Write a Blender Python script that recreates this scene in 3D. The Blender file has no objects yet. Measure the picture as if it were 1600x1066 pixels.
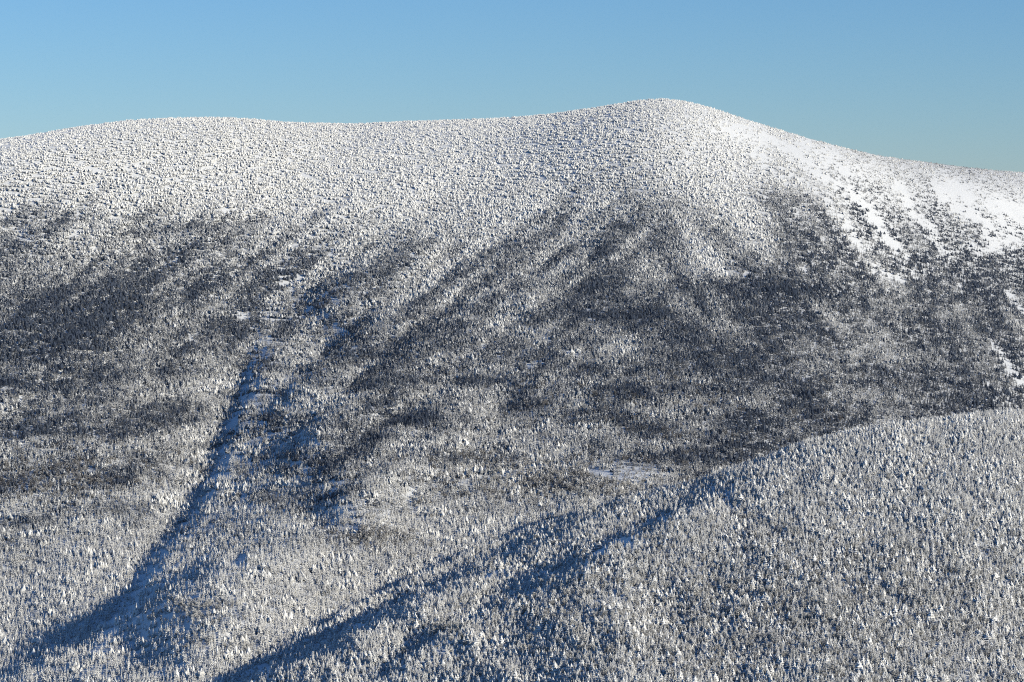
import bpy, math, numpy as np
from mathutils import Euler, Vector

R = np.random.RandomState
TERRAIN_ONLY = False

# ------------------------------------------------------------------ camera model (the photo's own 1600 x 1066 frame)
PW, PH = 1600.0, 1066.0
HFOV = math.radians(20.0)
F = (PW / 2) / math.tan(HFOV / 2)
PITCH = math.radians(2.7)
CAMZ = 600.0
cp, sp = math.cos(PITCH), math.sin(PITCH)


def ang(u, v):
    """tangents (x/y, z/y) of the line of sight towards photo point (u, v)"""
    X = (np.asarray(u, float) - PW / 2) / F
    Y = -(np.asarray(v, float) - PH / 2) / F
    dy = cp + Y * sp
    dz = -sp + Y * cp
    return X / dy, dz / dy


def proj(x, y, z):
    dy, dz = y, z - CAMZ
    dep = dy * cp - dz * sp
    up = dy * sp + dz * cp
    return PW / 2 + F * x / dep, PH / 2 - F * up / dep, dep


# ------------------------------------------------------------------ numeric helpers
def tps(pts):
    p = np.array(pts, float)
    xy = p[:, :2] / 400.0
    d = np.hypot(xy[:, None, 0] - xy[None, :, 0], xy[:, None, 1] - xy[None, :, 1])
    K = np.where(d > 0, d * d * np.log(d + 1e-12), 0) + np.eye(len(p)) * 1e-3
    n = len(p)
    P = np.c_[np.ones(n), xy]
    A = np.zeros((n + 3, n + 3))
    A[:n, :n] = K; A[:n, n:] = P; A[n:, :n] = P.T
    w = np.linalg.solve(A, np.r_[p[:, 2], 0, 0, 0])

    def f(u, v):
        u = np.asarray(u, float) / 400.0; v = np.asarray(v, float) / 400.0
        out = w[n] + w[n + 1] * u + w[n + 2] * v
        for i in range(n):
            r = np.hypot(u - xy[i, 0], v - xy[i, 1])
            out = out + w[i] * r * r * np.log(r + 1e-12)
        return out
    return f


def vnoise(x, y, seed):
    g = R(seed).rand(256, 256)
    xi = np.floor(x).astype(int); yi = np.floor(y).astype(int)
    fx = x - xi; fy = y - yi
    fx = fx * fx * (3 - 2 * fx); fy = fy * fy * (3 - 2 * fy)
    a = g[xi % 256, yi % 256]; b = g[(xi + 1) % 256, yi % 256]
    c = g[xi % 256, (yi + 1) % 256]; d = g[(xi + 1) % 256, (yi + 1) % 256]
    return (a * (1 - fx) + b * fx) * (1 - fy) + (c * (1 - fx) + d * fx) * fy - 0.5


def fbm(x, y, seed, octaves=4):
    s = 0; a = 1.0
    for k in range(octaves):
        s = s + a * vnoise(x * 2 ** k + 17.3 * k, y * 2 ** k + 5.1 * k, seed + k)
        a *= 0.5
    return s


def seg_dist(u, v, line):
    """distance to a polyline, signed: positive to the right of / below it when it is walked downwards; with the arc fraction"""
    best = np.full(np.shape(u), 1e9); sgn = np.zeros(np.shape(u)); arc = np.zeros(np.shape(u))
    L = np.array(line, float)
    ln = np.hypot(*(L[1:] - L[:-1]).T); tot = ln.sum(); acc = 0
    for (a, b, l) in zip(L[:-1], L[1:], ln):
        t = np.clip(((u - a[0]) * (b[0] - a[0]) + (v - a[1]) * (b[1] - a[1])) / (l * l), 0, 1)
        du = u - (a[0] + t * (b[0] - a[0])); dv = v - (a[1] + t * (b[1] - a[1]))
        d = np.hypot(du, dv)
        s = -np.sign((b[0] - a[0]) * dv - (b[1] - a[1]) * du)
        m = d < best
        best = np.where(m, d, best); sgn = np.where(m, s, sgn); arc = np.where(m, (acc + t * l) / tot, arc)
        acc += l
    return best, sgn, arc


def flank(u, v, line, amp, w, rec, fade=.15):
    """a rib: a short steep bank under the line (its right side), then the rib's own gentle slope back to the general ground"""
    d, s, a = seg_dist(u, v, line)
    e = np.clip(np.minimum(a, 1 - a) / fade, 0, 1) if fade else 1.0
    e = e * e * (3 - 2 * e)
    if isinstance(amp, list): amp = np.interp(a, *np.array(amp, float).T)
    if isinstance(w, list): w = np.interp(a, *np.array(w, float).T)
    t = np.clip(d / w, 0, 1); t = t * t * (3 - 2 * t)
    right = -amp * t * np.exp(-(np.maximum(d - w, 0) / rec) ** 1.4)
    left = amp * .25 * (1 - np.exp(-(d / w))) * np.exp(-d / rec)
    return e * np.where(s > 0, right, -left)


def blob(u, v, cu, cv, ru, rv, rot=0.0):
    c, s = math.cos(math.radians(rot)), math.sin(math.radians(rot))
    x = (u - cu) * c + (v - cv) * s; y = -(u - cu) * s + (v - cv) * c
    return np.exp(-((x / ru) ** 2 + (y / rv) ** 2))


# ------------------------------------------------------------------ the shape of the land
SKY_LINE = [(-700, 330), (-300, 262), (-100, 230), (0, 215), (50, 208), (130, 194), (200, 185), (270, 181), (350, 180), (400, 183), (450, 188),
            (550, 190), (640, 186), (740, 183), (800, 180), (860, 175), (920, 166), (960, 160), (1000, 153), (1035, 151), (1070, 155),
            (1110, 165), (1135, 174), (1200, 195), (1260, 213), (1320, 229), (1380, 242), (1440, 250), (1500, 258), (1560, 264),
            (1600, 267), (1800, 280), (2300, 330)]
CREST = [(100, 1190), (250, 1115), (400, 1035), (480, 990), (560, 945), (650, 900), (730, 862), (800, 836), (860, 812), (930, 788), (985, 774), (1030, 763),
         (1100, 746), (1180, 717), (1250, 691), (1330, 670), (1400, 660), (1500, 646), (1560, 641), (1600, 641), (1800, 662), (2300, 740)]


def sky_line(u):
    return np.interp(u, *np.array(SKY_LINE).T) + 4      # the ground; the trees make up the rest


def crest(u):
    return np.interp(u, *np.array(CREST).T) + 8


far_base = tps([
    (-600, 330, 4800), (0, 215, 4700), (350, 180, 5050), (550, 190, 5220), (800, 180, 5250), (1035, 151, 5210), (1200, 195, 5280), (1400, 245, 5450), (1600, 267, 5650), (2200, 330, 6500),
    (-500, 420, 4200), (0, 310, 4470), (300, 300, 4640), (600, 300, 4770), (850, 300, 4740), (1080, 300, 4690), (1300, 320, 4800), (1600, 350, 5250), (2200, 500, 5700),
    (0, 430, 4120), (200, 430, 4220), (420, 430, 4330), (650, 430, 4330), (850, 430, 4250), (1080, 420, 4215), (1300, 430, 4300), (1600, 450, 4660),
    (-500, 600, 3700), (0, 560, 3800), (200, 560, 3860), (380, 560, 3960), (600, 560, 3900), (850, 560, 3750), (1080, 560, 3700), (1300, 560, 3780), (1600, 560, 4060),
    (0, 700, 3500), (200, 700, 3500), (330, 700, 3560), (600, 700, 3460), (850, 690, 3350), (1080, 680, 3330), (1300, 680, 3400), (1600, 690, 3560), (2200, 800, 4000),
    (-500, 850, 3200), (0, 850, 3200), (150, 850, 3180), (270, 850, 3160), (500, 850, 3040), (760, 850, 2920), (1000, 850, 2850), (1300, 860, 3000), (1600, 900, 3100),
    (0, 1000, 2880), (120, 1000, 2800), (300, 1000, 2720), (500, 1000, 2640), (1000, 1100, 2400), (1500, 1150, 2500),
    (-500, 1150, 2800), (0, 1150, 2500), (300, 1150, 2400), (800, 1250, 2200)])

G_MAIN = [(410, 490), (395, 530), (380, 590), (352, 660), (330, 720), (310, 775), (285, 810), (250, 850), (222, 885), (195, 930), (165, 975)]
G_TWO = [(640, 770), (560, 795), (500, 815), (430, 838), (359, 866), (297, 898), (250, 922), (187, 956), (125, 998), (62, 1026), (0, 1055), (-80, 1095)]
G_THREE = [(520, 905), (430, 930), (360, 960), (290, 1000), (200, 1050), (120, 1100)]
FAR_RIBS = [  # line, height of the bank in depth, its width, the way back, fade at the ends
    (G_MAIN, 50, 34, 110, .2), (G_MAIN + [(80, 1012), (0, 1056), (-100, 1110)], [(0, 0), (.18, 78), (.45, 110), (.62, 95), (.8, 45), (1, 20)], 160, 160, 0), (G_TWO, [(0, 0), (.25, 55), (.45, 80), (1, 80)], 25, 70, 0), (G_THREE, 15, 20, 50, .25),
    ([(900, 320), (790, 372), (690, 425), (590, 478), (510, 540), (440, 610), (395, 680)], 54, 34, 90, .25),
    ([(840, 400), (740, 455), (640, 520), (560, 590), (480, 665), (410, 750)], 56, 32, 90, .25),
    ([(860, 250), (760, 300), (640, 345), (560, 400), (470, 470)], 26, 26, 80, .25),
    ([(990, 330), (920, 370), (830, 425), (760, 490)], 46, 26, 80, .25),
    ([(760, 560), (690, 610), (600, 660), (520, 720), (450, 790)], 58, 32, 80, .25),
    ([(720, 640), (650, 690), (560, 740), (480, 800)], 46, 26, 70, .25),
    ([(700, 350), (610, 392), (531, 428), (460, 470)], 42, 18, 60, .25),
    ([(600, 290), (500, 325), (420, 343), (330, 352), (240, 350)], 36, 14, 60, .25),
    ([(220, 330), (170, 346), (90, 345), (20, 360)], 26, 12, 40, .25),
    ([(230, 400), (130, 430), (40, 470), (-40, 520)], 13, 26, 70, .25),
    ([(180, 480), (100, 510), (30, 560), (-50, 620)], 11, 26, 60, .25),
]
A_LINE = [(1010, 782), (969, 794), (844, 836), (750, 883), (687, 911), (594, 949), (500, 1002), (422, 1036), (390, 1056), (330, 1092), (250, 1140)]
B_LINE = [(1130, 766), (1080, 786), (1031, 808), (984, 826), (940, 848), (885, 882), (820, 915), (760, 945), (700, 978), (650, 1010), (600, 1050), (550, 1090)]
NEAR_RIBS = [
    (A_LINE, [(0, 0), (.1, 36), (.26, 50), (.36, 88), (.46, 128), (.6, 128), (.72, 95), (.85, 70), (1, 30)], [(0, 12), (.2, 17), (.42, 34), (.6, 38), (.72, 30), (.85, 20), (1, 16)], 85, 0),
    (B_LINE, [(0, 0), (.07, 55), (.14, 85), (.3, 80), (.42, 42), (.6, 36), (.85, 36), (1, 0)], [(0, 18), (.2, 27), (.4, 24), (1, 20)], 70, 0),
    ([(1030, 905), (960, 925), (880, 960), (800, 1010), (720, 1070)], 8, 18, 60, .25),
    ([(1270, 688), (1200, 712), (1130, 738), (1060, 760)], 8, 14, 50, .25),
]


def d_far(u, v):
    u = np.asarray(u, float); v = np.asarray(v, float)
    d = 200 + 0.84 * far_base(u, v)
    ju = u + 9 * fbm(u / 26, v / 26, 151, 3); jv = v + 9 * fbm(u / 26, v / 26, 161, 3)
    for g in FAR_RIBS:
        d = d + flank(ju, jv, g[0], g[1], g[2], g[3], g[4])
    # lumpy ground stretched along the fall lines
    k = np.clip((u - 900) / 300, 0, 1)
    xl = (u * .5 - v * .87) / 26; yl = (u * .87 + v * .5) / 110
    nl = fbm((u * .5 + v * .87) / 42, (u * .87 - v * .5) / 150, 11)
    nr = fbm((u * .75 - v * .66) / 50, (u * .66 + v * .75) / 150, 31)
    h = np.maximum(v - sky_line(u), 0)
    d = d + np.interp(h, [0, 150, 350], [9, 10, 12]) * (nl * (1 - k) + nr * k)
    return d + 150 * np.exp(-h / 14)


_cr = [(u, float(crest(u))) for u in (150, 300, 400, 500, 600, 700, 800)]
near_base = tps([(u, v, float(d_far(u, v)) - 30 * min(1, max(0, (u - 330) / 170))) for u, v in _cr] + [
    (880, 805, 2670), (985, 774, 2660), (1030, 763, 2645), (1100, 746, 2630), (1180, 717, 2630), (1250, 691, 2635), (1400, 660, 2650), (1600, 641, 2690), (1900, 670, 2800), (2300, 740, 3000),
    (1600, 760, 2410), (1400, 760, 2425), (1250, 780, 2415), (1120, 810, 2400), (1000, 860, 2360),
    (1600, 860, 2220), (1300, 860, 2220), (1100, 900, 2215), (900, 930, 2215), (760, 990, 2190),
    (1600, 960, 2080), (1300, 960, 2045), (1050, 980, 2075), (820, 1040, 2050), (620, 1080, 2105), (480, 1085, 2150), (400, 1105, 2165), (500, 1200, 1900), (2200, 960, 2300),
    (1600, 1066, 1910), (1300, 1066, 1880), (1000, 1066, 1905), (1600, 1250, 1700), (1100, 1250, 1680), (700, 1250, 1750), (350, 1250, 1950), (2200, 1250, 1900)])


def d_near(u, v):
    u = np.asarray(u, float); v = np.asarray(v, float)
    d = near_base(u, v)
    ju = u + 7 * fbm(u / 24, v / 24, 171, 3); jv = v + 7 * fbm(u / 24, v / 24, 181, 3)
    for g in NEAR_RIBS:
        d = d + flank(ju, jv, g[0], g[1], g[2], g[3], g[4])
    c = crest(u)
    h = np.maximum(v - c, 0)
    left = np.clip((1000 - u) / 60, 0, 1)
    d = d + 13 * fbm((u * .7 - v * .7) / 60, (u * .7 + v * .7) / 90, 51)
    return d + (1 - left) * np.interp(u, [1000, 1300, 1500], [6, 16, 50]) * np.exp(-h / 12)


def sheet(dfun, top, u0, u1, du, vmax, nv, back, back_slope):
    """one slope of land as columns of points from below the frame up to its crest and down the far side"""
    us = np.arange(u0, u1 + du, du)
    t = np.linspace(0, 1, nv) ** 1.25
    tv = top(us)
    vv = tv[:, None] + (vmax - tv)[:, None] * t[None, :]          # crest first, nearer after
    uu = np.repeat(us[:, None], nv, 1)
    D = dfun(uu, vv)
    D = D[:, ::-1]; vv = vv[:, ::-1]
    D = np.maximum.accumulate(D + 0.12 * vv, 1) - 0.12 * vv       # always farther away upwards
    D = D + 0.24 * (vv[:, :1] - vv)
    a, e = ang(uu, vv)
    Z = CAMZ + e * D
    # the far side
    r = np.cumsum(np.linspace(6, back / 12, 24))
    Db = D[:, -1:] + r[None, :]
    zs = Z[:, -1:] - back_slope * (r * (1 - np.exp(-r / 150)))[None, :]
    A = np.repeat(a[:, :1], D.shape[1] + 24, 1)
    D = np.concatenate([D, Db], 1); Z = np.concatenate([Z, zs], 1)
    V = np.concatenate([vv, np.repeat(vv[:, -1:], 24, 1)], 1)
    return us, A, D, Z, V


FAR = sheet(d_far, sky_line, -560, 2160, 6, 1230, 240, 1500, .35)
NEAR = sheet(d_near, crest, 150, 2160, 5, 1230, 150, 700, .62)


def regular(S, d0, d1, n):
    us, A, D, Z, V = S
    dd = np.linspace(d0, d1, n)
    z = np.empty((len(us), n)); v = np.empty((len(us), n)); back = np.zeros((len(us), n))
    for i in range(len(us)):
        z[i] = np.interp(dd, D[i], Z[i], left=-9e3, right=-9e3)
        v[i] = np.interp(dd, D[i], V[i])
        back[i] = np.maximum(dd - D[i, -25], 0)
    return us, dd, z, v, back


FREG = regular(FAR, 1700, 7500, 2900)
NREG = regular(NEAR, 1300, 4200, 1450)


def look(reg, u, d):
    us, dd, z, v, back = reg
    fu = np.clip((u - us[0]) / (us[1] - us[0]), 0, len(us) - 1.001); fd = np.clip((d - dd[0]) / (dd[1] - dd[0]), 0, len(dd) - 1.001)
    i = fu.astype(int); j = fd.astype(int); fu = fu - i; fd = fd - j
    out = []
    for g in (z, v, back):
        out.append((g[i, j] * (1 - fu) + g[i + 1, j] * fu) * (1 - fd) + (g[i, j + 1] * (1 - fu) + g[i + 1, j + 1] * fu) * fd)
    ok = (u >= us[0]) & (u <= us[-1])
    out[0] = np.where(ok, out[0], -9e3)
    return out


# ------------------------------------------------------------------ scene basics
scene = bpy.context.scene
COL = scene.collection
world = bpy.data.worlds.new("World"); scene.world = world
world.use_nodes = True
SUN_EL = math.radians(17.5)
SUN_SIDE = math.radians(60.0)            # turned to the right from straight behind the camera
to_sun = Vector((math.sin(SUN_SIDE) * math.cos(SUN_EL), -math.cos(SUN_SIDE) * math.cos(SUN_EL), math.sin(SUN_EL)))
wn = world.node_tree.nodes; wl = world.node_tree.links
wn.clear()
sky = wn.new('ShaderNodeTexSky'); sky.sky_type = 'NISHITA'; sky.sun_disc = False
sky.sun_elevation = SUN_EL
sky.sun_rotation = math.atan2(to_sun.x, to_sun.y)
sky.altitude = 1500; sky.air_density = 1.05; sky.dust_density = 0.0; sky.ozone_density = 7.6
bg = wn.new('ShaderNodeBackground'); bg.inputs['Strength'].default_value = 0.10
wo = wn.new('ShaderNodeOutputWorld')
wl.new(sky.outputs[0], bg.inputs['Color']); wl.new(bg.outputs[0], wo.inputs['Surface'])

sl = bpy.data.lights.new('sun', 'SUN'); sl.energy = 5.0; sl.angle = math.radians(0.5); sl.color = (1.0, 0.93, 0.765)
so = bpy.data.objects.new('sun', sl); COL.objects.link(so)
so.rotation_euler = to_sun.to_track_quat('Z', 'Y').to_euler()
so.location = (900, 1500, 1600)

cam = bpy.data.cameras.new('camera'); co = bpy.data.objects.new('camera', cam); COL.objects.link(co)
cam.sensor_fit = 'HORIZONTAL'; cam.sensor_width = 36; cam.lens = 18 / math.tan(HFOV / 2)
cam.clip_start = 1; cam.clip_end = 60000
co.location = (0, 0, CAMZ); co.rotation_euler = (math.radians(90) - PITCH, 0, 0)
scene.camera = co

scene.view_settings.view_transform = 'Standard'; scene.view_settings.look = 'None'
scene.view_settings.gamma = 1.0; scene.view_settings.exposure = 0.2
scene.render.engine = 'CYCLES'
cy = scene.cycles
cy.max_bounces = 4; cy.diffuse_bounces = 0; cy.glossy_bounces = 1; cy.transmission_bounces = 0; cy.volume_bounces = 0; cy.transparent_max_bounces = 4
cy.use_denoising = False
cy.pixel_filter_type = 'BLACKMAN_HARRIS'; cy.filter_width = 1.1


# ------------------------------------------------------------------ materials
def node_mat(name):
    m = bpy.data.materials.new(name); m.use_nodes = True
    nt = m.node_tree
    b = nt.nodes['Principled BSDF']
    b.inputs['Specular IOR Level'].default_value = 0.15
    return m, nt, b


def N(nt, kind, **kw):
    n = nt.nodes.new(kind)
    for k, v in kw.items():
        setattr(n, k, v)
    return n


def math_node(nt, op, a, b=None, clamp=False):
    n = N(nt, 'ShaderNodeMath', operation=op, use_clamp=clamp)
    for i, x in enumerate((a, b)):
        if x is None: continue
        if isinstance(x, (int, float)): n.inputs[i].default_value = x
        else: nt.links.new(x, n.inputs[i])
    return n.outputs[0]


def mix_rgb(nt, fac, a, b):
    n = N(nt, 'ShaderNodeMix', data_type='RGBA')
    for i, x in ((0, fac), (6, a), (7, b)):
        if isinstance(x, (int, float)): n.inputs[i].default_value = x
        elif isinstance(x, tuple): n.inputs[i].default_value = x
        else: nt.links.new(x, n.inputs[i])
    return n.outputs[2]


def snow_ground():
    m, nt, b = node_mat('snow_ground')
    geo = N(nt, 'ShaderNodeNewGeometry')
    n1 = N(nt, 'ShaderNodeTexNoise'); n1.inputs['Scale'].default_value = 0.02; n1.inputs['Detail'].default_value = 6
    n2 = N(nt, 'ShaderNodeTexNoise'); n2.inputs['Scale'].default_value = 0.35; n2.inputs['Detail'].default_value = 5
    nt.links.new(geo.outputs['Position'], n1.inputs['Vector']); nt.links.new(geo.outputs['Position'], n2.inputs['Vector'])
    c = mix_rgb(nt, n1.outputs[0], (.74, .75, .76, 1), (.86, .86, .85, 1))
    rock = math_node(nt, 'MULTIPLY', math_node(nt, 'SUBTRACT', n2.outputs[0], .60), 9, True)
    att = N(nt, 'ShaderNodeAttribute', attribute_name='scrub')
    c = mix_rgb(nt, math_node(nt, 'MULTIPLY', rock, att.outputs['Fac']), c, (.09, .085, .08, 1))
    nt.links.new(c, b.inputs['Base Color'])
    b.inputs['Roughness'].default_value = .7
    bp = N(nt, 'ShaderNodeBump'); bp.inputs['Strength'].default_value = .6; bp.inputs['Distance'].default_value = 1.2
    nt.links.new(n2.outputs[0], bp.inputs['Height']); nt.links.new(bp.outputs[0], b.inputs['Normal'])
    return m


def foliage(name, dark, snowc, bias):
    """needles or twigs with snow lying on what faces up; how much is carried by the tree's own snow value"""
    m, nt, b = node_mat(name)
    geo = N(nt, 'ShaderNodeNewGeometry'); tc = N(nt, 'ShaderNodeTexCoord'); oi = N(nt, 'ShaderNodeObjectInfo')
    att = N(nt, 'ShaderNodeAttribute', attribute_name='snow', attribute_type='INSTANCER')
    sep = N(nt, 'ShaderNodeSeparateXYZ'); nt.links.new(geo.outputs['Normal'], sep.inputs[0])
    ns = N(nt, 'ShaderNodeTexNoise', noise_dimensions='4D'); ns.inputs['Scale'].default_value = 1.1; ns.inputs['Detail'].default_value = 3
    nt.links.new(tc.outputs['Object'], ns.inputs['Vector'])
    nt.links.new(math_node(nt, 'MULTIPLY', oi.outputs['Random'], 40), ns.inputs['W'])
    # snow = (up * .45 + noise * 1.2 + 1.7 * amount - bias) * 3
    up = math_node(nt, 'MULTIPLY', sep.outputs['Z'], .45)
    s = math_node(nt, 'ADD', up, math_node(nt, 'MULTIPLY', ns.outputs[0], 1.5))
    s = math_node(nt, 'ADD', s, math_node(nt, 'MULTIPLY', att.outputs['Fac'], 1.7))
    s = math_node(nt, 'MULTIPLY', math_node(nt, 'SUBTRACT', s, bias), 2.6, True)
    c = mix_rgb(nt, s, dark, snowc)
    nt.links.new(c, b.inputs['Base Color'])
    b.inputs['Roughness'].default_value = .75
    return m


M_SNOW = snow_ground()
M_SPRUCE = foliage('snowy_needles', (.038, .050, .078, 1), (.82, .81, .79, 1), 1.55)
M_TWIG = foliage('frosted_twigs', (.105, .095, .092, 1), (.72, .71, .70, 1), 1.35)
mb, nt, b = node_mat('bark')
nz = N(nt, 'ShaderNodeTexNoise'); nz.inputs['Scale'].default_value = 3
tcn = N(nt, 'ShaderNodeTexCoord'); nt.links.new(tcn.outputs['Object'], nz.inputs['Vector'])
nt.links.new(mix_rgb(nt, nz.outputs[0], (.05, .04, .03, 1), (.16, .14, .12, 1)), b.inputs['Base Color'])
b.inputs['Roughness'].default_value = .9
M_BARK = mb


# ------------------------------------------------------------------ land
def land(S, name, skip):
    us, A, D, Z, V = S
    D = D[:, ::skip]; Z = Z[:, ::skip]; A = A[:, ::skip]; V = V[:, ::skip]
    nu, nv = D.shape
    co = np.stack([A * D, D, Z], -1).reshape(-1, 3)
    i = np.arange(nu * nv).reshape(nu, nv)
    q = np.stack([i[:-1, :-1], i[1:, :-1], i[1:, 1:], i[:-1, 1:]], -1).reshape(-1, 4)
    me = bpy.data.meshes.new(name)
    me.from_pydata(co.tolist(), [], q.tolist())
    me.shade_smooth()
    at = me.attributes.new('scrub', 'FLOAT', 'POINT')
    uu = np.repeat(us[:, None], nv, 1)
    at.data.foreach_set('value', scrub_map(uu, V).reshape(-1).astype(np.float32))
    me.materials.append(M_SNOW)
    o = bpy.data.objects.new(name, me); COL.objects.link(o)
    o['kind'] = 'structure'
    return o


# ------------------------------------------------------------------ where what grows (slides, glades, dark stands) on the slopes
SLIDES = [  # polylines of open snow: points, half width, strength
    ([(1195, 215), (1260, 250), (1330, 310), (1375, 345), (1400, 395)], 10, 1.0),
    ([(1250, 222), (1290, 245), (1335, 268)], 13, .9), ([(1150, 200), (1200, 222), (1270, 262)], 13, .75),
    ([(1180, 240), (1235, 290)], 7, .8), ([(1225, 262), (1290, 310), (1325, 350)], 6, .8), ([(1318, 345), (1350, 385), (1352, 395)], 8, .9),
    ([(1300, 330), (1330, 370)], 5, .7), ([(1365, 420), (1405, 443)], 7, .95), ([(1380, 370), (1400, 410)], 5, .8), ([(1415, 405), (1430, 430)], 6, .85),
    ([(1402, 290), (1420, 325), (1455, 368)], 10, .95), ([(1440, 340), (1470, 395), (1490, 405)], 5, .7), ([(1515, 380), (1530, 392)], 7, .8),
    ([(1462, 290), (1485, 320), (1530, 350), (1552, 385)], 10, 1.0), ([(1478, 292), (1530, 310), (1570, 330), (1595, 340)], 20, 1.0),
    ([(1540, 320), (1575, 375)], 15, .95), ([(1600, 345), (1650, 370)], 22, .95), ([(1240, 420), (1265, 425)], 6, .6),
    ([(1570, 460), (1600, 495)], 5, .9), ([(1552, 545), (1575, 570), (1598, 602)], 6, 1.0),
    ([(1095, 395), (1130, 420), (1165, 432)], 9, .5),
    ([(921, 741), (947, 743)], 6.5, 1.8),
    ([(690, 765), (760, 745), (830, 734)], 5, .8),
    ([(800, 577), (850, 568), (903, 553)], 4, .6), ([(880, 552), (903, 554)], 5, .8), ([(920, 470), (925, 520)], 4, .6),
    ([(1250, 330), (1232, 345)], 6, .7),
    ([(930, 940), (985, 930), (1010, 915)], 7, .6),
    ([(300, 520), (308, 535)], 7, .5), ([(372, 490), (385, 492)], 7, .5),
]


def open_map(u, v):
    o = np.zeros(np.shape(u))
    ju = fbm(u / 22, v / 22, 71, 3); jv = fbm(u / 22, v / 22, 81, 3)
    for L, w, s in SLIDES:
        q = min(16, 1.3 * w)
        d, _, _ = seg_dist(u + q * ju, v + q * jv, L)
        o = np.maximum(o, s * np.clip(1.45 - d / w, 0, 1))
    return o * (1 - .55 * np.clip(fbm(u / 9, v / 6, 191, 3) * 2.2, 0, 1))


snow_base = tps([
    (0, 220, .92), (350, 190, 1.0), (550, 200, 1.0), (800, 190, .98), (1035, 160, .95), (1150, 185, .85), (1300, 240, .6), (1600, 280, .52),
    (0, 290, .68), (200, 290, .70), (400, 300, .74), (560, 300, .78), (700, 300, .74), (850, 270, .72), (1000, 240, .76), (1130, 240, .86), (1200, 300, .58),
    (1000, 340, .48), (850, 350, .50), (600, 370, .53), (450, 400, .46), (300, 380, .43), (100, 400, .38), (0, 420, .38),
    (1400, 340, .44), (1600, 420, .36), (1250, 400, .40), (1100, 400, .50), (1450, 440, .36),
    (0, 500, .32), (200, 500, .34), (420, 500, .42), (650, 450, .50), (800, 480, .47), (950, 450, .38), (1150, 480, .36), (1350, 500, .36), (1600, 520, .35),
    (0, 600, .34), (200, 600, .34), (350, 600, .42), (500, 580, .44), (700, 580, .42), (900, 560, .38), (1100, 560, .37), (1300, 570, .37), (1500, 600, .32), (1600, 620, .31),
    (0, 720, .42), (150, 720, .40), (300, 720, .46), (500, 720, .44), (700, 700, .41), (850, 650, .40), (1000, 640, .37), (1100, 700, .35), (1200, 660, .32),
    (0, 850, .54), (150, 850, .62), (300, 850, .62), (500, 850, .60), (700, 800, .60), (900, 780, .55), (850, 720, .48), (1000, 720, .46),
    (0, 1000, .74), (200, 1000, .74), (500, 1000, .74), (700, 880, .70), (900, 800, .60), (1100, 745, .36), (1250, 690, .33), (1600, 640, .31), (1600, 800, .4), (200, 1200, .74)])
near_snow_base = tps([
    (200, 1050, .74), (400, 1040, .74), (600, 930, .74), (800, 840, .76), (950, 785, .78), (1100, 746, .82), (1250, 692, .86), (1400, 661, .88), (1600, 642, .90), (1900, 670, .85), (800, 950, .76), (1000, 860, .74), (1200, 800, .70), (1500, 700, .78),
    (1300, 950, .74), (1600, 850, .77), (1000, 1000, .74), (1500, 1050, .75), (800, 1060, .76), (200, 1200, .74), (1600, 1250, .74)])


def near_snow_map(u, v):
    return near_snow_base(u, v) + .16 * fbm(u / 40 + .4 * v / 40, v / 26, 91, 4) + .12 * fbm(u / 13, v / 9, 95, 2)


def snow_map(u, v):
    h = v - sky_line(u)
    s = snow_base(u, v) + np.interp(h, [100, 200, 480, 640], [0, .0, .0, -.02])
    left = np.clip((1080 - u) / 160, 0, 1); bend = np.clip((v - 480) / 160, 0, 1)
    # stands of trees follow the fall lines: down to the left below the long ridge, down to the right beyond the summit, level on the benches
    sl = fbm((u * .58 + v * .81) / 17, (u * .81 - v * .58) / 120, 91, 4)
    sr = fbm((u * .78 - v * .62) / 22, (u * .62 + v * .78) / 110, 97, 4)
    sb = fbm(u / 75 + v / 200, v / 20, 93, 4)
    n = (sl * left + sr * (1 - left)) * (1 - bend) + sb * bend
    s = s + (.10 * n + .06 * np.tanh(5 * n)) * np.interp(h, [0, 100], [.5, 1]) + .12 * fbm(u / 13, v / 9, 95, 2)  # the thin upper-left blobs below paint the bench shadows as less snow
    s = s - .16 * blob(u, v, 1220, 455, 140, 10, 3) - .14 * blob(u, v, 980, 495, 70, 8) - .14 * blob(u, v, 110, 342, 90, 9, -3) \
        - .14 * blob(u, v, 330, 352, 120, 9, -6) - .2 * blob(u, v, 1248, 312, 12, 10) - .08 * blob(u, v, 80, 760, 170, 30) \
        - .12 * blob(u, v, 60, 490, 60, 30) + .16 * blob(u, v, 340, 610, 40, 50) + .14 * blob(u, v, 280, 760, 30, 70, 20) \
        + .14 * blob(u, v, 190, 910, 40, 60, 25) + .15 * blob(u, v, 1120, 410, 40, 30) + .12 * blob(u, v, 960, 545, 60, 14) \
        - .1 * blob(u, v, 1530, 370, 18, 40, -30) - .12 * blob(u, v, 1340, 330, 14, 50, -35)  # blobs left of the main gully paint its sunlit bank as more snow
    return s


def scrub_map(u, v):
    """dark low scrub poking through the snow near the summit and on the open slides"""
    h = v - sky_line(u)
    return np.clip(1 - h / 120, 0, 1) * np.clip((u - 850) / 150, 0, 1) * .5 + .35 * np.clip((h - 60) / 60, 0, 1) * np.clip(1 - h / 320, 0, 1) * np.clip((u - 1050) / 120, 0, 1)


def hardwood_map(u, v):
    h = blob(u, v, 590, 845, 55, 18) + blob(u, v, 300, 960, 45, 16) + .8 * blob(u, v, 690, 985, 25, 10) + .7 * blob(u, v, 880, 760, 120, 22) \
        + .6 * blob(u, v, 820, 745, 140, 25) + .5 * blob(u, v, 80, 750, 170, 34) + .3 * blob(u, v, 1250, 960, 420, 120) + .5 * blob(u, v, 340, 1010, 60, 12) \
        + .1 * blob(u, v, 1000, 650, 200, 60)
    return np.clip(h, 0, .85)


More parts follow.
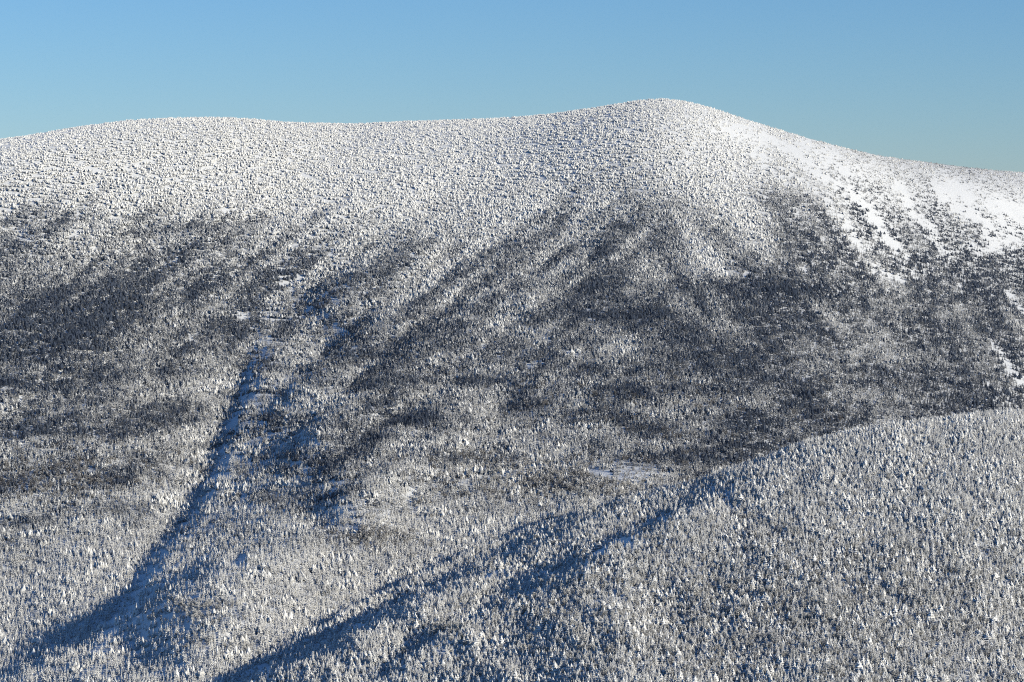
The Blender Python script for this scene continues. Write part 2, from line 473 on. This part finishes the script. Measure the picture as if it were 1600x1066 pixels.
# ------------------------------------------------------------------ trees: trunk and crown as meshes
def spruce_crown(seed, h, r, levels, per, droop=.32, gap=.10):
    rs = R(seed); V = []; Fc = []
    lean = rs.uniform(-.02, .02, 2)
    for k in range(levels):
        t = .06 + .90 * (k + rs.uniform(-.3, .3)) / (levels - 1)
        t = min(max(t, .03), .975)
        z = h * t
        rad = r * (1 - t) ** .82 * rs.uniform(.78, 1.18) + .10
        n = max(3, int(round(per * (.55 + .45 * (1 - t)))))
        a0 = rs.rand() * 6.28
        for q in range(n):
            if rs.rand() < gap: continue
            a = a0 + 6.283 * q / n + rs.uniform(-.25, .25)
            l = rad * rs.uniform(.65, 1.2)
            c, s = math.cos(a), math.sin(a)
            dz = l * droop * rs.uniform(.6, 1.5)
            w = max(.16, 2.3 * l / n + .12) * rs.uniform(.75, 1.25)
            th = h * .9 / levels * rs.uniform(.35, .65)
            ox, oy = lean[0] * z, lean[1] * z

            def P(x, y, zz): return (ox + c * x - s * y, oy + s * x + c * y, zz)
            b0 = len(V)
            V += [P(0, 0, z + th), P(l * .55, 0, z + th * .55 - dz * .25), P(l, 0, z - dz), P(l * .6, w * .5, z - dz * .75), P(l * .6, -w * .5, z - dz * .75), P(0, 0, z - th * .4)]
            Fc += [(b0, b0 + 4, b0 + 1), (b0, b0 + 1, b0 + 3), (b0 + 1, b0 + 4, b0 + 2), (b0 + 1, b0 + 2, b0 + 3), (b0 + 5, b0 + 3, b0 + 2), (b0 + 5, b0 + 2, b0 + 4)]
    # leader
    b0 = len(V); ox, oy = lean * h
    for q in range(4):
        a = q * 1.57
        V.append((ox + .16 * math.cos(a), oy + .16 * math.sin(a), h * .92))
    V.append((ox, oy, h))
    Fc += [(b0 + q, b0 + (q + 1) % 4, b0 + 4) for q in range(4)]
    return V, Fc


def twig_crown(seed, h, r, n):
    """bare frosted branches: many thin slivers that rise and spread from the stem"""
    rs = R(seed); V = []; Fc = []
    for k in range(n):
        t = rs.uniform(.25, .95)
        a = rs.rand() * 6.283; c, s = math.cos(a), math.sin(a)
        rr = r * math.sqrt(max(.05, 1 - ((t - .62) / .42) ** 2)) * rs.uniform(.35, 1)
        x0 = rr * rs.uniform(.1, .6); z0 = h * t - rr * .5
        x1 = rr; z1 = h * t + rs.uniform(.1, .5) * rr
        w = rs.uniform(.10, .24); j = rs.uniform(-.4, .4) * rr
        b0 = len(V)

        def P(x, y, zz): return (c * x - s * y, s * x + c * y, zz)
        V += [P(x0, 0, z0), P((x0 + x1) / 2, j * .4 + w, (z0 + z1) / 2 + .1), P(x1, j, z1), P((x0 + x1) / 2, j * .4 - w, (z0 + z1) / 2 + .15), P((x0 + x1) / 2, j * .4, (z0 + z1) / 2 - .25)]
        Fc += [(b0, b0 + 3, b0 + 1), (b0 + 1, b0 + 3, b0 + 2), (b0, b0 + 1, b0 + 4), (b0 + 4, b0 + 1, b0 + 2), (b0, b0 + 4, b0 + 3), (b0 + 3, b0 + 4, b0 + 2)]
    return V, Fc


def trunk(h, r):
    V = []; Fc = []
    zs = [-1.6, .0, .35 * h, .94 * h]; rr = [r * 1.15, r, r * .65, r * .12]
    for z, q in zip(zs, rr):
        V += [(q * math.cos(k * 1.0472), q * math.sin(k * 1.0472), z) for k in range(6)]
    for j in range(3):
        for k in range(6):
            Fc.append((j * 6 + k, j * 6 + (k + 1) % 6, j * 6 + 6 + (k + 1) % 6, j * 6 + 6 + k))
    return V, Fc


def mesh(name, V, Fc, mats, idx=None):
    me = bpy.data.meshes.new(name); me.from_pydata(V, [], Fc)
    for m in mats: me.materials.append(m)
    if idx is not None:
        me.polygons.foreach_set('material_index', idx)
    return me


def rime_crown(seed, h, r, n=8, rings=5, tier=0.0):
    """a spruce cased in rime: a lumpy, rounded, nearly closed cone of snow"""
    rs = R(seed); V = []; Fc = []
    lean = rs.uniform(-.35, .35, 2)
    for m in range(rings):
        f = m / (rings - 1); t = -.08 + .94 * f
        q = (1 - f) ** .75 * .9 + .2 * min(1, 4 * f) * (1 - f) + .12
        q *= 1 + tier * (1 if m % 2 else -1)
        for k in range(n):
            a = 6.283 * (k + .5 * rs.rand()) / n; rr = r * q * rs.uniform(.72, 1.25)
            V.append((rr * math.cos(a) + lean[0] * t, rr * math.sin(a) + lean[1] * t, h * (t + rs.uniform(-.25, .25) / rings)))
    for j in range(rings - 1):
        for k in range(n):
            a, b, c, d = j * n + k, j * n + (k + 1) % n, j * n + n + (k + 1) % n, j * n + n + k
            Fc += [(a, b, c), (a, c, d)]
    top = (rings - 1) * n
    V.append((lean[0], lean[1], h)); Fc += [(top + k, top + (k + 1) % n, top + n) for k in range(n)]
    return V, Fc


# kinds of near tree: key, adjective phrase, crown maker, trunk radius, base height
KINDS = []
for i, (h, r, lv, per) in enumerate([(9, 1.55, 15, 7), (9, 1.3, 16, 7), (9, 1.95, 14, 8), (9, 1.7, 13, 7), (9, 1.15, 17, 6), (9, 2.1, 13, 8)]):
    KINDS.append(('spruce', spruce_crown(100 + i, h, r, lv, per), trunk(h, .15), M_SPRUCE))
for i, (h, r, n) in enumerate([(9, 2.1, 150), (9, 1.7, 120)]):
    KINDS.append(('birch', twig_crown(200 + i, h, r, n), trunk(h * .8, .13), M_TWIG))


for i, (h, r) in enumerate([(9, 1.55), (9, 1.95)]):
    KINDS.append(('spruce', rime_crown(230 + i, h, r, 11, 12, .17), trunk(h, .15), M_SPRUCE))


def joined(parts):
    """parts: (verts, faces, material index, offset, scale)"""
    V = []; Fc = []; I = []
    for v, f, m, off, sc, rot in parts:
        b0 = len(V); c, s = math.cos(rot), math.sin(rot)
        V += [((c * p[0] - s * p[1]) * sc[0] + off[0], (s * p[0] + c * p[1]) * sc[0] + off[1], p[2] * sc[1] + off[2]) for p in v]
        Fc += [tuple(q + b0 for q in g) for g in f]; I += [m] * len(f)
    return V, Fc, I


SRC = bpy.data.collections.new('tree_sources')
SRC_FAR = bpy.data.collections.new('clump_sources')
for i, (kind, cr, tr, m) in enumerate(KINDS):
    V, Fc, I = joined([(cr[0], cr[1], 0, (0, 0, 0), (1, 1), 0), (tr[0], tr[1], 1, (0, 0, 0), (1, 1), 0)])
    o = bpy.data.objects.new('a%02d_tree' % i, mesh('tree', V, Fc, [m, M_BARK], I)); SRC.objects.link(o)
# light versions, three to a clump, for the mountain far behind
lite = [spruce_crown(300 + i, 7, r, 8, 6, gap=.05) for i, r in enumerate((1.5, 1.25, 1.75, 1.4, 1.95))]
litw = [twig_crown(330 + i, 6.5, 1.9, 60) for i in range(2)]
ltr = trunk(7, .16)


litr = [rime_crown(350 + i, 6.5, r) for i, r in enumerate((1.5, 1.8, 1.3, 2.1))]
NCL = 16
for i in range(NCL):
    rs = R(400 + i); parts = []
    hw = i in (10, 11); wide = i >= 12        # the stunted wood near the top stands six to a clump
    for k in range(6 if wide else 3):
        a = (1.047 if wide else 2.094) * k + rs.uniform(-.5, .5); d = rs.uniform(1.5, 3.1) if not wide else rs.uniform(1.2, 6.0)
        off = (d * math.cos(a), d * math.sin(a), rs.uniform(-.3, .3))
        sc = (rs.uniform(.8, 1.2), rs.uniform(.65, 1.25)); rot = rs.rand() * 6.28
        c = litw[rs.randint(2)] if hw else litr[rs.randint(4)] if wide and k < 5 else lite[rs.randint(5)]
        parts.append((c[0], c[1], 0, off, sc, rot)); parts.append((ltr[0], ltr[1], 1, off, (sc[0], sc[1] * .9), rot))
    V, Fc, I = joined(parts)
    o = bpy.data.objects.new('c%02d_clump' % i, mesh('clump', V, Fc, [M_TWIG if hw else M_SPRUCE, M_BARK], I)); SRC_FAR.objects.link(o)


def forest(name, pts, rotz, scale, pick, snow, src):
    me = bpy.data.meshes.new(name)
    me.vertices.add(len(pts)); me.vertices.foreach_set('co', pts.astype(np.float32).reshape(-1))
    for nm, typ, arr in (('rz', 'FLOAT', rotz), ('pick', 'INT', pick), ('snow', 'FLOAT', snow)):
        a = me.attributes.new(nm, typ, 'POINT'); a.data.foreach_set('value', arr.astype(np.int32 if typ == 'INT' else np.float32))
    a = me.attributes.new('size', 'FLOAT_VECTOR', 'POINT'); a.data.foreach_set('vector', scale.astype(np.float32).reshape(-1))
    o = bpy.data.objects.new(name, me); COL.objects.link(o)
    g = bpy.data.node_groups.new(name, 'GeometryNodeTree')
    g.interface.new_socket('Geometry', in_out='INPUT', socket_type='NodeSocketGeometry')
    g.interface.new_socket('Geometry', in_out='OUTPUT', socket_type='NodeSocketGeometry')
    n = g.nodes; L = g.links
    gi = n.new('NodeGroupInput'); go = n.new('NodeGroupOutput')
    ci = n.new('GeometryNodeCollectionInfo'); ci.inputs['Collection'].default_value = src
    ci.inputs['Separate Children'].default_value = True; ci.inputs['Reset Children'].default_value = True
    ip = n.new('GeometryNodeInstanceOnPoints'); ip.inputs['Pick Instance'].default_value = True

    def at(nm, typ):
        q = n.new('GeometryNodeInputNamedAttribute'); q.data_type = typ; q.inputs['Name'].default_value = nm
        return q.outputs['Attribute']
    cx = n.new('ShaderNodeCombineXYZ'); L.new(at('rz', 'FLOAT'), cx.inputs['Z'])
    L.new(gi.outputs[0], ip.inputs['Points']); L.new(ci.outputs[0], ip.inputs['Instance'])
    L.new(at('pick', 'INT'), ip.inputs['Instance Index']); L.new(cx.outputs[0], ip.inputs['Rotation'])
    L.new(at('size', 'FLOAT_VECTOR'), ip.inputs['Scale']); L.new(ip.outputs[0], go.inputs[0])
    md = o.modifiers.new('trees', 'NODES'); md.node_group = g
    o['kind'] = 'stuff'
    return o


# ------------------------------------------------------------------ sowing
def jitter_grid(x0, x1, y0, y1, s, seed):
    rs = R(seed)
    nx = int((x1 - x0) / s); ny = int((y1 - y0) / s)
    x, y = np.meshgrid(np.arange(nx) * s + x0, np.arange(ny) * s + y0)
    x = x + rs.uniform(-.5, .5, x.shape) * s; y = y + rs.uniform(-.5, .5, y.shape) * s
    return x.ravel(), y.ravel(), rs


hz = bpy.data.materials.new('thin_air'); hz.use_nodes = True
hn = hz.node_tree.nodes; hn.clear()
hv = hn.new('ShaderNodeVolumePrincipled'); ho = hn.new('ShaderNodeOutputMaterial'); hz.node_tree.links.new(hv.outputs[0], ho.inputs['Volume'])
hv.inputs['Color'].default_value = (.70, .86, 1, 1); hv.inputs['Density'].default_value = 0.5e-5
bx = [(-3500, 3800), (-60, 8200), (-900, 1000)]
bv = [(x_, y_, z_) for x_ in bx[0] for y_ in bx[1] for z_ in bx[2]]
bf = [(0, 1, 3, 2), (4, 6, 7, 5), (0, 4, 5, 1), (2, 3, 7, 6), (0, 2, 6, 4), (1, 5, 7, 3)]
hm = bpy.data.meshes.new('haze'); hm.from_pydata(bv, [], bf); hm.materials.append(hz)
hob = bpy.data.objects.new('haze', hm); COL.objects.link(hob); hob['kind'] = 'stuff'; hob['label'] = 'thin blue haze between the viewer and the mountain'; hob['category'] = 'haze'

mountain = land(FAR, 'mountain', 1)
ridge = land(NEAR, 'near_ridge', 1)

if not TERRAIN_ONLY:
    # ---- the mountain
    x, y, rs = jitter_grid(-1500, 1700, 2250, 6000, 6.3, 5)
    u = PW / 2 + F * x / (y * cp)          # close enough to pick the column
    m = (u > -140) & (u < 1900); x, y, u = x[m], y[m], u[m]
    a = x / y; u = PW / 2 + F * a * (cp + 0.0)
    z, v, back = look(FREG, u, y)
    zn, _, _ = look(NREG, u, y)
    u2, v2, _ = proj(x, y, z)
    keep = (z > -5000) & (z > zn - 1) & (v2 < 1180) & (back < 60)
    crv = crest(u2)
    keep &= ~((u2 > 1040) & (v2 > crv + 25))
    op = open_map(u2, v2)
    keep &= rs.rand(len(x)) > op
    h = v2 - sky_line(u2)
    # thin forest on the shady banks of the lower drainages and near the top on the right
    dn = np.ones(len(x))
    for L_ in (G_MAIN, G_TWO):
        d, s, _ = seg_dist(u2, v2, L_)
        dn -= .40 * np.exp(-((d - np.where(s > 0, 14, 0)) / 16) ** 2) * np.where(s > 0, 1, .3)
    d, s, _ = seg_dist(u2, v2, G_MAIN)
    dn *= 1 - .38 * np.where(s > 0, np.exp(-(d / 150) ** 2), 0)
    dn *= np.where(u2 < 1200, np.interp(h, [0, 130, 260], [.60, .72, 1.0]), np.interp(h, [0, 260], [.85, 1.0]))
    keep &= rs.rand(len(x)) < dn
    x, y, z, u2, v2, h = x[keep], y[keep], z[keep], u2[keep], v2[keep], h[keep]
    r2 = rs.rand(len(x), 6)
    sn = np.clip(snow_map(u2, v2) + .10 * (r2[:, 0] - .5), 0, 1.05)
    ht = np.interp(h, [-40, 0, 60, 160, 330, 600], [.32, .36, .47, .68, .92, 1.0])
    ht = ht * np.where((u2 > 1200) & (h < 260), 1.15, 1) * (.75 + .5 * r2[:, 1])
    ht = ht * (1 - .6 * np.clip(1.5 * blob(u2, v2, 985, 742, 40, 16), 0, 1))
    wd = np.interp(h, [0, 200], [1.12, 1.15]) * ht ** .6 * (.8 + .4 * r2[:, 2])
    pick = (r2[:, 3] * 10).astype(int)
    pick = np.where(rs.rand(len(x)) < hardwood_map(u2, v2), 10 + (r2[:, 4] * 2).astype(int), pick)
    top = rs.rand(len(x)) < np.interp(h + 90 * fbm(u2 / 70, v2 / 40, 211, 3), [60, 330, 500, 640], [.97, .32, .20, .06]) * np.interp(u2, [1130, 1260], [1, .4])
    pick = np.where(top, 12 + (r2[:, 4] * 4).astype(int), pick)
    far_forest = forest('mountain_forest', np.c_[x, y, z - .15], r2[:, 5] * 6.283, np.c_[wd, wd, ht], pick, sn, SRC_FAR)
    far_forest['label'] = 'snow-dusted spruce forest covering the whole far mountainside up to its white summit'
    far_forest['category'] = 'forest'
    print('clumps', len(x))

    # ---- the near ridge
    x, y, rs = jitter_grid(-700, 1100, 1500, 3300, 3.35, 6)
    a = x / y; u = PW / 2 + F * a * cp
    m = (u > 200) & (u < 1900); x, y, u = x[m], y[m], u[m]
    z, v, back = look(NREG, u, y)
    zf, _, _ = look(FREG, u, y)
    u2, v2, _ = proj(x, y, z)
    keep = (z > -5000) & (z > zf - .5) & (v2 < 1125) & (back < 45)
    op = open_map(u2, v2)
    keep &= rs.rand(len(x)) > op
    dn = np.ones(len(x))
    d, s, ar = seg_dist(u2, v2, B_LINE)
    dn -= .72 * np.exp(-((d - np.where(s > 0, 12, 0)) / 17) ** 2) * np.where(s > 0, 1, .35) * np.interp(ar, [0, .2, .5, .75, 1], [.5, 1, 1, .5, .3])
    hc = v2 - crest(u2)
    d, s, ar = seg_dist(u2, v2, A_LINE)
    dn -= .60 * np.exp(-((d - np.where(s > 0, 14, 0)) / 16) ** 2) * np.where(s > 0, 1, .3) * np.interp(ar, [0, .1, .25, 1], [.3, .8, 1, 1])
    dn -= .30 * np.exp(-(hc / 30) ** 2) * ((u2 > 1050) & (u2 < 1260))
    dn -= .35 * np.clip(fbm(u2 / 26, v2 / 18, 131, 3) * 3 - .4, 0, 1)
    keep &= rs.rand(len(x)) < dn
    x, y, z, u2, v2 = x[keep], y[keep], z[keep], u2[keep], v2[keep]
    r2 = rs.rand(len(x), 6)
    sn = np.clip(near_snow_map(u2, v2) + .16 * (r2[:, 0] - .5), 0, 1.05)
    ht = np.interp(u2, [400, 900, 1300, 1600], [.86, .9, .9, .95]) * (.36 + .58 * r2[:, 1] + .3 * (r2[:, 0] > .96)) * (1 + .40 * fbm(u2 / 34, v2 / 24, 141, 3))
    wd = 1.45 * ht ** .5 * (.75 + .5 * r2[:, 2])
    pick = (r2[:, 3] * 6).astype(int)
    pick = np.where(rs.rand(len(x)) < hardwood_map(u2, v2), 6 + (r2[:, 4] * 2).astype(int), pick)
    pick = np.where((pick < 6) & (rs.rand(len(x)) < .20 + .4 * fbm(u2 / 50, v2 / 36, 221, 3)), 8 + (r2[:, 4] * 2).astype(int), pick)
    rz = r2[:, 5] * 6.283
    # the trees that show largest become things of their own
    ut, vt, dep = proj(x, y, z + 9 * ht)
    size = F * 9 * ht / dep
    cand = np.where((ut > 6) & (ut < 1594) & (vt < 1052), size + np.clip((v2 - 1000) / 20, -20, 3), -1)
    order = np.argsort(-cand)[:300]
    mask = np.zeros(len(x), bool); mask[order] = True
    rest = ~mask
    near_forest = forest('ridge_forest', np.c_[x, y, z - .15][rest], rz[rest], np.c_[wd, wd, ht][rest], pick[rest], sn[rest], SRC)
    near_forest['label'] = 'dense frosted spruce forest covering the rounded near ridge'
    near_forest['category'] = 'forest'
    print('near trees', rest.sum(), 'single', mask.sum(), 'size', size[order].min(), size[order].max(), 'v', v2[order].min(), v2[order].max())

    protos = []
    for (kind, cr, tr, mt) in KINDS:
        protos.append((kind, mesh('crown', cr[0], cr[1], [mt]), mesh('trunk', tr[0], tr[1], [M_BARK])))
    LOOK = ['middling snow-laden spruce', 'slim snow-laden spruce', 'broad snow-laden spruce', 'ragged snow-laden spruce', 'needle-thin snow-laden spruce', 'wide-skirted snow-laden spruce',
            'round bare frosted birch', 'narrow bare frosted birch', 'stout rime-cased spruce', 'bulky rime-cased spruce']
    ZONES = [(500, 'beside the lower blue shadow'), (600, 'a third across the bottom edge'), (700, 'two fifths across the bottom edge'), (800, "just left of bottom edge's middle"),
             (900, "just right of bottom edge's middle"), (1000, 'three fifths across the bottom edge'), (1100, 'two thirds across the bottom edge'), (1200, 'almost three quarters across bottom edge'),
             (1300, 'past three quarters across bottom edge'), (1400, 'five sixths across the bottom edge'), (1500, "near the bottom edge's right end"), (9999, 'in the bottom right corner')]
    ORD = ['', 'leftmost', 'second from left', 'third from left', 'fourth from left', 'fifth from left', 'sixth from left', 'seventh from left', 'eighth from left', 'ninth from left', 'tenth from left', 'eleventh from left', 'twelfth from left']
    cells = {}
    for k in order:
        cells.setdefault((int(pick[k]), [zn for lim, zn in ZONES if ut[k] < lim][0]), []).append(int(k))
    LABEL = {}
    for (p, zn), ks in cells.items():
        ks.sort(key=lambda q: ut[q])
        for n_, q in enumerate(ks):
            rank = '' if len(ks) == 1 else ', rightmost of its kind' if n_ == len(ks) - 1 else ', ' + ORD[min(n_ + 1, 12)] + ' of its kind'
            LABEL[q] = LOOK[p] + rank + ' ' + zn
    for k in order:
        kind, cm, tm = protos[pick[k]]
        e = bpy.data.objects.new(kind + '_tree', None); COL.objects.link(e)
        e.empty_display_size = .5
        e.location = (x[k], y[k], z[k] - .15); e.rotation_euler = (0, 0, rz[k]); e.scale = (wd[k], wd[k], ht[k])
        e['label'] = LABEL[int(k)]
        e['category'] = 'tree'; e['group'] = 'nearest trees of the near ridge'
        c = bpy.data.objects.new('crown', cm); c.parent = e; c['snow'] = float(sn[k]); COL.objects.link(c)
        t = bpy.data.objects.new('trunk', tm); t.parent = e; COL.objects.link(t)
    # the one dark tree at the end of the small clearing
    a1, e1 = ang(942.5, 736.5)
    dd1 = np.linspace(2300, 4200, 4000)
    z1 = look(FREG, np.full(4000, 942.5), dd1)[0]
    hit = np.argmax(z1 > CAMZ + e1 * dd1)
    e = bpy.data.objects.new('spruce_tree', None); COL.objects.link(e); e.empty_display_size = .5
    e.location = (a1 * dd1[hit], dd1[hit], z1[hit] - .1); e.scale = (.55, .55, .42)
    e['label'] = 'lone dark snowless spruce at the right end of the small white clearing'; e['category'] = 'tree'
    c = bpy.data.objects.new('crown', protos[0][1]); c.parent = e; c['snow'] = -1.0; COL.objects.link(c)
    t = bpy.data.objects.new('trunk', protos[0][2]); t.parent = e; COL.objects.link(t)
